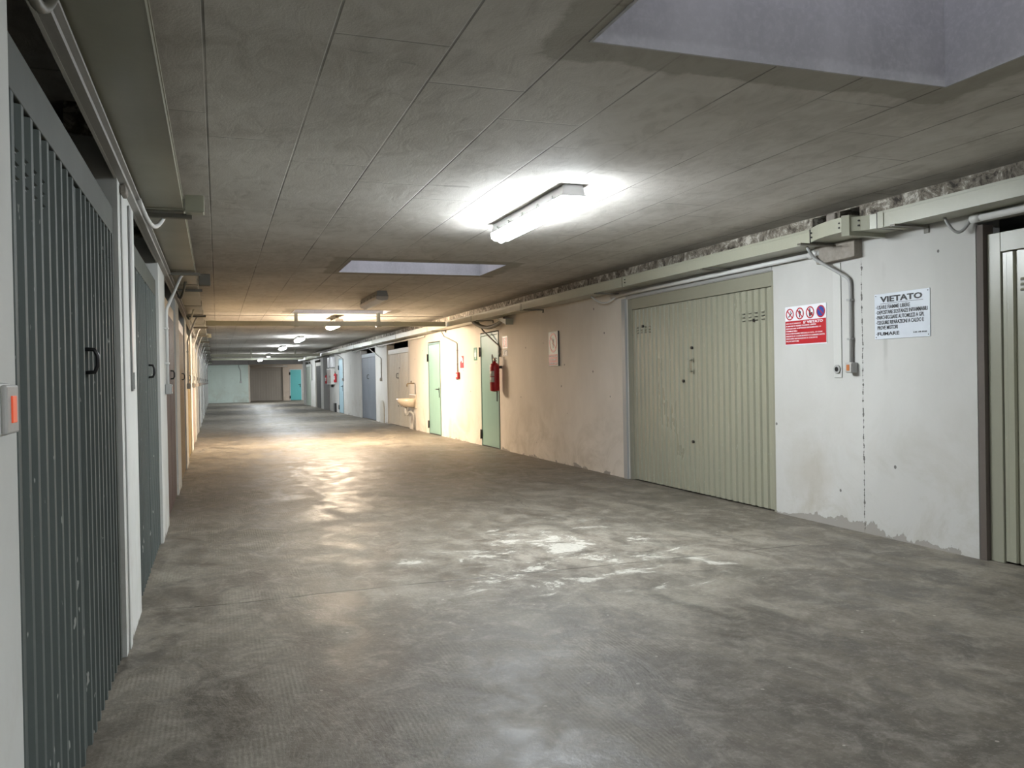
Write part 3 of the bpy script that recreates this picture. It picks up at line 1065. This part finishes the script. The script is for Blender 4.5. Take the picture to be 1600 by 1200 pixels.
# hoses looping out of the duct
def hose(frame, s, z, ds, dz, d0, d1, r, label, mat):
    pts = []
    for i in range(13):
        q = i / 12
        pts.append((s + ds * q, z - dz * math.sin(PI * q) - .04 * q, d0 + (d1 - d0) * q))
    base = frame(*pts[0])
    o = MB().tube([frame(*p) - base for p in pts], r, 10).build('cable_hose', mat, None, base)
    return tag(o, label, 'cable')


hose(RW, 4.42, 2.345, -.13, .09, .12, .03, .011, 'short grey cable loop above the rusty strip by the cut-off garage door', M_gpvc)
hose(RW, 10.0, 2.34, -.55, .09, .14, .04, .011, 'cable loop hanging above the far corner of the wide olive garage door', M_pvc)
hose(RW, 14.9, 2.335, -1.25, .12, .22, .06, .035, 'thick brown hose curving under the duct above the near sage green door', M_brk)
hose(RW, 24.9, 2.33, -.9, .08, .15, .03, .014, 'cable loop over the corner of the beige-grey garage door', M_gpvc)
hose(RW, 29.4, 2.33, -.9, .08, .15, .03, .014, 'cable loop over the corner of the blue-grey garage door', M_gpvc)
hose(LW, 5.95, 2.39, -.75, .10, .12, .03, .014, 'pale grey cable loop under the left duct by the nearest white pillar', M_pvc)
hose(LW, 9.6, 2.39, .75, .12, .14, .02, .014, 'dark cable loop under the left duct above the brown door', M_brk)
hose(LW, 13.2, 2.39, .9, .10, .14, .02, .014, 'cable loop under the left duct above the tan door', M_duct)
hose(LW, 2.46, 2.382, -.62, .19, .06, .045, .014, 'grey hose loop at the top left corner above the nearest door', M_brk)
# white conduits just under the right duct
def hpipe(frame, s0, s1, z, d, r, label, end=None, mat=M_pvc):
    base = frame(s0, z, d)
    root = thing('conduit', label, 'conduit', base)
    MB().tube([Vector((0, 0, 0)), frame(s1, z, d) - base], r, 12).build('pipe', mat, root)
    if end:
        MB().tube([frame(end[0], z, d) - base, frame(end[1], z, d) - base], end[2], 14).build('sleeve', mat, root)
    return root


hpipe(RW, 5.86, 9.6, 2.295, .045, .021, 'straight white conduit above the wide olive garage door', (5.73, 5.87, .036))
hpipe(RW, 1.2, 4.27, 2.31, .04, .026, 'straight white conduit above the cut-off garage door', (4.2, 4.27, .03))
hpipe(RW, 19.4, 29.5, 2.30, .04, .02, 'long white conduit above the beige-grey garage door')
b = MB().box(-1.42, 1.42, -.012, -.001, 2.24, 2.275, .002)
tag(b.build('cover_strip', M_gpvc, None, RW(7.86), AR), 'grey metal strip between the white conduit and the wide olive garage door', 'strip')
# angle bracket wedge on the wall right of the near sage door
b = MB().prism([(-.25, 2.33), (.25, 2.29), (.25, 2.19)], 'y', -.14, -.001)
tag(b.build('wall_wedge', M_duct, None, RW(13.6), AR), 'beige triangular metal bracket above the fire extinguisher sign', 'bracket')

# flat trunking with a round socket hole
root = onR('trunking', 'flat white trunking with a round grey socket at its foot, beside the red board', 'trunking', 5.60, 0)
MB().box(-.045, .045, -.010, -.001, 1.245, 2.19, .003).build('cover', M_trunk, root)
MB().disc(.0, 1.315, .036, -.022, -.0105, 24).build('socket', M_gpvc, root)
MB().disc(.0, 1.315, .020, -.024, -.0225, 20).build('socket_hole', M_black, root)

# left wall
root = onL('trunking', 'flat grey trunking down the nearest white pillar on the left', 'trunking', 4.86, 0)
MB().box(-.045, .045, -.012, -.001, 1.26, 2.24, .003).build('cover', M_gpvc, root)
MB().box(-.03, .03, -.020, -.0125, 1.27, 1.36, .003).build('outlet', M_pvc, root)
root = onL('steel_post', 'white ribbed steel post on the nearest left pillar beside the grey-green door', 'post', 4.5, 0)
MB().box(-.045, .045, -.008, -.001, .0, 2.22, .002).build('body', M_wallL, root)
MB().box(-.06, .06, -.03, -.001, 2.221, 2.27, .01).build('cap', M_rough, root)
switch(LW, AL, 1.695, 1.258, 'pale switch box with lit orange rocker on the pillar at the left edge', .095, .095, .07, M_neon, M_pvc)
labs = ['grey conduit on the white pillar between the grey-green and the brown doors', 'conduit on the pillar between the tan and the cream yellow doors', 'conduit on the pillar right after the cream yellow door']
swl = ['pale switch box on the white pillar before the brown door', 'switch box on the pillar between the tan and cream yellow doors', 'switch box on the pillar right after the cream yellow door']
for i, s in enumerate([8.0, 14.05, 17.1, 20.15, 23.2, 26.25, 29.3, 32.35, 35.4, 41.5, 47.6]):
    near = i < 3
    lb = labs[i] if near else 'thin grey conduit on a far left pillar, ' + ORD[i] + ' conduit from the viewer'
    conduit(LW, [(s + .9, 2.385, .15), (s + .75, 2.33, .12), (s, 1.95, .022), (s, 1.29, .022)], .014, lb, M_pvc, clips=near, group=None if near else 'conduits on the far left pillars')
    switch(LW, AL, s, 1.245, swl[i] if near else 'small pale switch box on a far left pillar, ' + ORD[i] + ' from the viewer', .09, .09, .05, group=None if near else 'switch boxes on the far left pillars')

# ================================================================= NOTICES ON THE RIGHT WALL
# white notice with black lettering
cs = (5.19 + 4.66) / 2
root = onR('notice_board', 'white metal notice with black VIETATO heading and six lines of black text', 'sign', cs)
w = .265
MB().box(-w, w, -.006, -.001, 1.54, 1.89, .001).build('plate', M_plate, root)
b = MB()
add_text(b, 'VIETATO', -.205, .20, 1.822, 1.868, -.0075, 0, .0035)
b.box(-.205, .205, -.0085, -.007, 1.811, 1.8135)
lines = [('USARE FIAMME LIBERE', -.235, .085), ('DEPOSITARE SOSTANZE INFIAMMABILI', -.235, .245), ('PARCHEGGIARE AUTOMEZZI A GPL', -.235, .215), ('ESEGUIRE RIPARAZIONI A CALDO E', -.235, .21), ('PROVE MOTORI', -.235, -.035)]
z = 1.771
for tx, a, c in lines:
    add_text(b, tx, a, c, z, z + .030, -.0075, 0, .0008)
    if tx != 'PROVE MOTORI':
        b.box(a - .014, a - .006, -.0085, -.007, z + .012, z + .016)
    z -= .0395
add_text(b, 'FUMARE', -.235, -.02, 1.567, 1.594, -.0075, 0, .002)
b.box(-.249, -.241, -.0085, -.007, 1.578, 1.582)
b.build('lettering', M_ink, root)
b = MB()
add_text(b, 'D.M. -/78  9/110', .115, .235, 1.572, 1.583, -.0075, 0, .001)
b.build('small_print', M_ink, root)
for sx in (-1, 1):
    for zz in (1.875, 1.555):
        MB().disc(sx * .25, zz, .004, -.0085, -.0065, 10).build('screw', M_black, root)

# red and white prohibition board
cs = (6.26 + 5.73) / 2
root = onR('prohibition_board', 'red and white board with four round prohibition pictograms above white text', 'sign', cs)
w = .265
MB().box(-w, w, -.006, -.001, 1.535, 1.88, .001).build('plate', M_wht, root)
MB().box(-w + .003, w - .003, -.0075, -.0062, 1.545, 1.752).build('red_field', M_red, root)
rw_, bw_, kw_ = MB(), MB(), MB()
cz, r = 1.812, .052
for i in range(4):
    cx = -.200 + .133 * i
    rw_.disc(cx, cz, r, -.0085, -.0062, 32, 0, r * .80)
    if i == 3:
        bw_.disc(cx, cz, r * .80, -.0078, -.0062, 32)
    # diagonal bar
    L, hw = r * .85, .005
    d = math.sqrt(.5)
    pts = [(cx + (-L * d) + hw * d, cz + L * d + hw * d), (cx - L * d - hw * d, cz + L * d - hw * d), (cx + L * d - hw * d, cz - L * d - hw * d), (cx + L * d + hw * d, cz - L * d + hw * d)]
    rw_.prism(pts, 'y', -.0088, -.0068)
# match, flame, pedestrian figure
c = -.200
kw_.prism([(c - .022, cz - .022), (c - .016, cz - .028), (c + .028, cz + .010), (c + .022, cz + .017)], 'y', -.0082, -.0064)
kw_.prism([(c + .004, cz + .014), (c + .010, cz + .034), (c + .016, cz + .018)], 'y', -.0082, -.0064)
c = -.067
kw_.prism([(c - .006, cz - .034), (c + .004, cz - .034), (c + .004, cz - .010), (c - .006, cz - .010)], 'y', -.0082, -.0064)
kw_.prism([(c - .012, cz - .006), (c - .016, cz + .010), (c - .002, cz + .034), (c + .004, cz + .016), (c + .014, cz + .022), (c + .012, cz - .004), (c, cz - .010)], 'y', -.0082, -.0064)
c = .066
kw_.disc(c - .004, cz + .028, .007, -.0082, -.0064, 12)
kw_.prism([(c - .012, cz + .020), (c + .004, cz + .020), (c + .006, cz - .006), (c + .003, cz - .036), (c - .010, cz - .036), (c - .013, cz - .004)], 'y', -.0082, -.0064)
kw_.prism([(c + .008, cz - .004), (c + .030, cz + .002), (c + .030, cz - .030), (c + .024, cz - .030), (c + .023, cz - .012), (c + .014, cz - .012), (c + .013, cz - .030), (c + .008, cz - .030)], 'y', -.0082, -.0064)
rw_.build('prohibition_rings', M_red, root)
bw_.build('blue_disc', M_blue, root)
kw_.build('pictograms', M_ink, root)
b = MB()
add_text(b, "NELL'AUTORIMESSA", -.252, -.055, 1.724, 1.735, -.0082, 0, .0015)
add_text(b, "E' VIETATO", -.02, .225, 1.720, 1.744, -.0082, 0, .004)
z = 1.700
for tx, c in [('FUMARE E USARE FIAMME LIBERE', .14), ('DEPOSITARE SOSTANZE INFIAMMABILI O', .20), ('COMBUSTIBILI', -.105), ('PARCHEGGIARE VEICOLI A G.P.L. O CON', .215), ('PERDITE DI CARBURANTE O LUBRIFICANTE', .245), ('ESEGUIRE RIPARAZIONI A CALDO E', .155), ('PROVE MOTORI', -.085)]:
    add_text(b, tx, -.252, c, z, z + .0125, -.0082, 0, .0022)
    z -= .0225
b.build('lettering', M_wht, root)

# no-smoking board
cs = 11.58
root = onR('no_smoking_sign', 'tall white sign with faded red prohibition ring and red text block on the warm-lit wall', 'sign', cs)
MB().box(-.18, .18, -.020, -.001, 1.45, 1.97, .003).build('backing', M_black, root)
MB().box(-.178, .176, -.0235, -.0205, 1.452, 1.968, .001).build('plate', M_lab, root)
b = MB()
cz = 1.80
b.disc(0, cz, .145, -.0262, -.024, 36, 0, .118)
d = math.sqrt(.5)
L, hw = .125, .010
b.prism([(-L * d + hw * d, cz + L * d + hw * d), (-L * d - hw * d, cz + L * d - hw * d), (L * d - hw * d, cz - L * d - hw * d), (L * d + hw * d, cz - L * d + hw * d)], 'y', -.0262, -.024)
b.box(-.16, .16, -.0255, -.024, 1.465, 1.625)
b.build('red_print', M_pink, root)
b = MB()
b.box(-.012, .012, -.0252, -.0238, 1.72, 1.775)
b.prism([(-.03, 1.78), (-.04, 1.82), (-.005, 1.89), (.01, 1.84), (.035, 1.86), (.032, 1.79), (.0, 1.765)], 'y', -.0252, -.0238)
b.build('flame_pictogram', M_ink, root)
for tx, hw_, zt_ in (('VIETATO FUMARE', .145, 1.585), ('ED USARE', .09, 1.535), ('FIAMME LIBERE', .145, 1.482)):
    b = MB()
    add_text(b, tx, -hw_, hw_, zt_, zt_ + .022, -.0262, 0, .001)
    b.build('text_line', M_wht, root)

# extinguisher sign and small plate below
root = onR('extinguisher_sign', 'narrow red sign with white upright lettering above the fire extinguisher', 'sign', 13.785)
MB().box(-.13, .13, -.005, -.001, 1.80, 2.01).build('plate', M_wht, root)
MB().box(-.105, .105, -.0065, -.0051, 1.82, 1.99).build('red_field', M_pink, root)
b = MB()
me, a0, a1, b0, b1 = text_mesh('ESTINTORE', .1, bold=.003)
for v in me.vertices:
    q = (v.co.x - a0) / (a1 - a0)
    r_ = (v.co.y - b0) / (b1 - b0)
    v.co = (.035 - r_ * .07, -.0075 - v.co.z, 1.83 + q * .15)
b.bm.from_mesh(me)
b.build('lettering', M_wht, root)
root = onR('pictogram_plate', 'small white square plate with dark outline just above the fire extinguisher', 'sign', 13.785)
MB().box(-.12, .12, -.005, -.001, 1.665, 1.775).build('plate', M_lab, root)
b = MB()
for q in ((-.105, .105, 1.758, 1.765), (-.105, .105, 1.675, 1.682), (-.105, -.098, 1.675, 1.765), (.098, .105, 1.675, 1.765), (-.03, -.005, 1.69, 1.745), (-.03, .05, 1.74, 1.747), (.04, .05, 1.70, 1.747)):
    b.box(q[0], q[1], -.007, -.0051, q[2], q[3])
b.build('pictogram', M_ink, root)

# emergency sign (green)
root = onR('emergency_sign', 'green sign with a white cross-like figure on the bright wall', 'sign', 15.5)
MB().box(-.10, .10, -.005, -.001, 1.63, 1.88).build('plate', M_green, root)
b = MB()
b.box(-.030, .030, -.0068, -.0051, 1.655, 1.83)
b.box(-.060, .060, -.0069, -.0052, 1.70, 1.785)
b.disc(0, 1.846, .016, -.0068, -.0051, 16)
b.build('pictogram', M_wht, root)
tag(MB().box(-.075, .065, -.003, -.001, 1.565, 1.605).build('small_label', M_lab, None, RW(15.48), AR), 'tiny pale label under the green emergency sign', 'label')
# alarm sign and call point
root = onR('alarm_sign', 'red sign with white hand pictogram above the call point', 'sign', 16.42)
MB().box(-.12, .12, -.005, -.001, 1.50, 1.745).build('plate', M_red, root)
b = MB()
b.prism([(-.11, 1.74), (-.11, 1.62), (-.02, 1.66), (.02, 1.60), (.09, 1.615), (.06, 1.70), (.0, 1.72), (-.02, 1.74)], 'y', -.007, -.0051)
b.build('pictogram', M_wht, root)
root = onR('call_point', 'small red fire alarm call point at the foot of the thin conduit', 'alarm', 16.66)
MB().box(-.075, .075, -.05, -.001, 1.28, 1.415, .008).build('body', M_red, root)
MB().box(-.045, .045, -.056, -.0505, 1.315, 1.38, .002).build('glass', M_lab, root)
MB().box(-.07, -.03, -.045, -.005, 1.262, 1.279, .003).build('key_tab', M_black, root)


# ================================================================= FIRE EXTINGUISHERS
def extinguisher(s, z0, label, k=1.0, hose_=True):
    root = onR('fire_extinguisher', label, 'fire extinguisher', s, z0)
    root.scale = (k, k, k)
    r, h, yc = .085, .50, -.13
    prof = [(.0001, .012), (.05, .0), (.078, .006), (r, .03), (r, h - .07), (r * .93, h - .035), (r * .7, h - .01), (.030, h + .005), (.026, h + .03), (.0001, h + .032)]
    MB().lathe(prof, (0, yc, 0), 32).build('cylinder', M_red, root)
    # wrapped paper label on the front
    b = MB()
    n = 14
    for (za, zb, a0, a1) in ((.16, .36, -2.75, -1.62), (.16, .255, -1.56, -.42), (.265, .36, -1.56, -.42)):
        bb = bmesh.new()
        vs = []
        for i in range(n + 1):
            a = a0 + (a1 - a0) * i / n
            for rr_ in (r + .0008, r + .002):
                for zz in (za, zb):
                    vs.append(bb.verts.new((rr_ * math.cos(a), yc + rr_ * math.sin(a), zz)))
        for i in range(n):
            p_, q_ = vs[i * 4:i * 4 + 4], vs[i * 4 + 4:i * 4 + 8]
            bb.faces.new((p_[2], p_[3], q_[3], q_[2]))
            bb.faces.new((p_[0], q_[0], q_[1], p_[1]))
            bb.faces.new((p_[1], q_[1], q_[3], p_[3]))
            bb.faces.new((p_[0], p_[2], q_[2], q_[0]))
        bb.faces.new((vs[0], vs[1], vs[3], vs[2]))
        bb.faces.new((vs[-4], vs[-2], vs[-1], vs[-3]))
        b._add(bb, 0, True)
    b.build('label', M_lab, root)
    b = MB()
    b.tube([(0, yc, h + .03), (0, yc, h + .075)], .020, 14)
    b.box(-.022, .030, yc - .016, yc + .016, h + .055, h + .085, .004)
    b.build('valve', M_brass, root)
    b = MB()
    b.prism([(.0, h + .085), (.02, h + .10), (.12, h + .085), (.122, h + .075), (.02, h + .088)], 'y', yc - .010, yc + .010)
    b.prism([(-.005, h + .058), (.02, h + .062), (.105, h + .035), (.105, h + .027), (.01, h + .05)], 'y', yc - .009, yc + .009)
    b.build('lever', M_black, root)
    pts = []
    for i in range(17):
        q = i / 16
        pts.append((-.02 - .085 * math.sin(PI * min(1, q * 1.05)) * (1 if q < .7 else 1), yc - .01, h + .07 + .13 * math.sin(PI * q) - .28 * q * q))
    MB().tube(pts, .009, 8).build('hose', M_black, root)
    MB().box(-.03, .03, yc + r - .002, -.001, h - .10, h - .05, .003).build('wall_bracket', M_brk, root)
    return root


extinguisher(14.0, 1.05, 'large red fire extinguisher with white label hung beside the sage green door')
extinguisher(36.35, 1.15, 'small far fire extinguisher left of the meter cabinet', 0.7)
extinguisher(33.75, 1.2, 'small far fire extinguisher right of the meter cabinet', 0.7)

# ================================================================= WASH BASIN AND TAP
root = onR('wash_basin', 'old beige wall-hung wash basin with a curved drain pipe', 'sink', 20.75, 0)
sec = []
b = MB()
bb = bmesh.new()
rings = []
for (z, fx, fo) in ((.58, .20, .24), (.62, .27, .33), (.70, .31, .40), (.80, .33, .44), (.80, .29, .40), (.72, .26, .34), (.66, .20, .26)):
    rg = []
    for k in range(25):
        a = PI * k / 24
        rg.append(bb.verts.new((fx * math.cos(a), -.02 - (fo - .02) * math.sin(a) ** .75 if 0 < k < 24 else -.02, z)))
    rings.append(rg)
for i in range(len(rings) - 1):
    for k in range(24):
        bb.faces.new((rings[i][k], rings[i][k + 1], rings[i + 1][k + 1], rings[i + 1][k]))
    bb.faces.new((rings[i][0], rings[i + 1][0], rings[i + 1][24], rings[i][24]))
bb.faces.new(rings[0])
bb.faces.new(rings[-1])
b._add(bb, 0, True)
b.build('basin', M_ceram, root)
MB().box(-.36, .36, -.03, -.001, .55, .90, .012).build('back_plate', M_ceram, root)
b = MB()
b.tube(smooth_path([(.0, -.20, .58), (.0, -.20, .38), (.05, -.17, .38), (.09, -.14, .46), (.16, -.10, .46), (.20, -.05, .40), (.20, -.05, .02)], .04), .028, 12)
b.tube([(.0, -.20, .36), (.0, -.20, .50)], .042, 14)
b.build('drain_pipe', M_gpvc, root)
root = onR('water_tap', 'brass tap on a standing pipe above the wash basin', 'tap', 20.45, 0)
MB().tube(smooth_path([(.0, -.03, .905), (.0, -.03, 1.16), (-.02, -.05, 1.18)], .02), .016, 10).build('pipe', M_gpvc, root)
b = MB()
b.tube(smooth_path([(-.0, -.04, 1.18), (-.05, -.16, 1.18), (-.06, -.22, 1.17), (-.06, -.22, 1.10)], .03), .017, 10)
b.tube([(-.03, -.12, 1.18), (-.03, -.12, 1.23)], .013, 8)
b.build('spout', M_brass, root)
MB().tube([(-.10, -.12, 1.235), (.04, -.12, 1.235)], .010, 8).build('cross_handle', M_brass, root)

# arched board
b = MB()
pts = [(-.27, .0), (.27, .0), (.27, .50)] + [(.27 * math.cos(a), .50 + .17 * math.sin(a)) for a in [PI * i / 12 for i in range(1, 12)]] + [(-.27, .50)]
b.prism(pts, 'y', -.03, -.001)
tag(b.build('arched_board', M_bei if False else P_bei, None, RW(24.72), AR), 'grey arch-topped board standing against the wall by the beige-grey garage door', 'board')

# meter cabinets
root = onR('meter_cabinet', 'brown-grey wall cabinet in a pale frame between the two far extinguishers', 'cabinet', 35.1, 0)
MB().box(-.62, .62, -.16, -.001, 1.12, 1.78, .01).build('body', M_pvc, root)
MB().box(-.48, .52, -.175, -.1605, 1.17, 1.73, .004).build('door', P_pnk, root)
MB().box(.40, .44, -.19, -.1755, 1.40, 1.48, .004).build('latch', M_black, root)
MB().box(.1, .22, -.10, -.02, 1.0, 1.119, .004).build('cable_entry', M_black, root)
for i, (s, lb) in enumerate([(35.55, 'tall pale fuse box above the meter cabinet, the farther of two'), (34.6, 'tall pale fuse box above the meter cabinet, the nearer of two')]):
    root = onR('fuse_box', lb, 'fuse box', s, 0)
    MB().box(-.22, .22, -.12, -.001, 1.82, 2.24, .008).build('body', M_wht, root)
    MB().box(-.05, .07, -.128, -.1205, 1.86, 2.18, .003).build('window_strip', M_gpvc, root)
tag(MB().box(-.20, .20, -.07, -.001, .0, .36, .01).build('bollard_stub', M_black, None, RW(34.35), AR), 'low black stub at the floor under the meter cabinets', 'stub')
tag(MB().box(-.07, .07, -.004, -.001, 1.50, 1.85, .001).build('faded_sticker', M_gpvc, None, RW(30.55), AR), 'faded grey upright sticker on the white wall before the blue door', 'sticker')
# darker panels between the meter cabinets and the dark garage
tag(MB().box(-.84, .84, -.035, -.001, 0, 2.32, .004).build('wall_panel', M_grey, None, RW(36.95), AR), 'dark grey full-height panel left of the far meter cabinets', 'panel')

# bits at the corridor end
def onE(x, y=54.0, z=0):
    return Vector((x, y, z))


root = thing('conduit', 'thin conduit with a small box down the pale green end wall', 'conduit', onE(1.35))
MB().tube(smooth_path([(-.12, -.03, 2.33), (-.08, -.03, 2.15), (0, -.03, 2.0), (0, -.03, 1.32)], .06), .022, 8).build('pipe', M_gpvc, root)
MB().box(-.06, .06, -.07, -.005, 1.22, 1.34, .006).build('box', M_gpvc, root)
root = thing('conduit', 'white conduit across the top of the far beige garage door', 'conduit', onE(2.0, 57.0, 2.28))
MB().tube([(0, -.05, 0), (2.35, -.05, 0)], .035, 8).build('pipe', M_pvc, root)
MB().tube([(.0, -.05, .0), (-.03, -.05, -.42)], .03, 8).build('drop', M_pvc, root)
root = thing('fire_extinguisher', 'tiny red fire extinguisher on the bright wall at the far right end', 'fire extinguisher', onE(5.98, 57.0, 1.05), 0)
MB().lathe([(.001, 0), (.09, .02), (.09, .5), (.03, .56), (.001, .58)], (0, -.13, 0), 20).build('cylinder', M_red, root)
MB().box(-.02, .02, -.045, -.001, .3, .4).build('wall_bracket', M_brk, root)
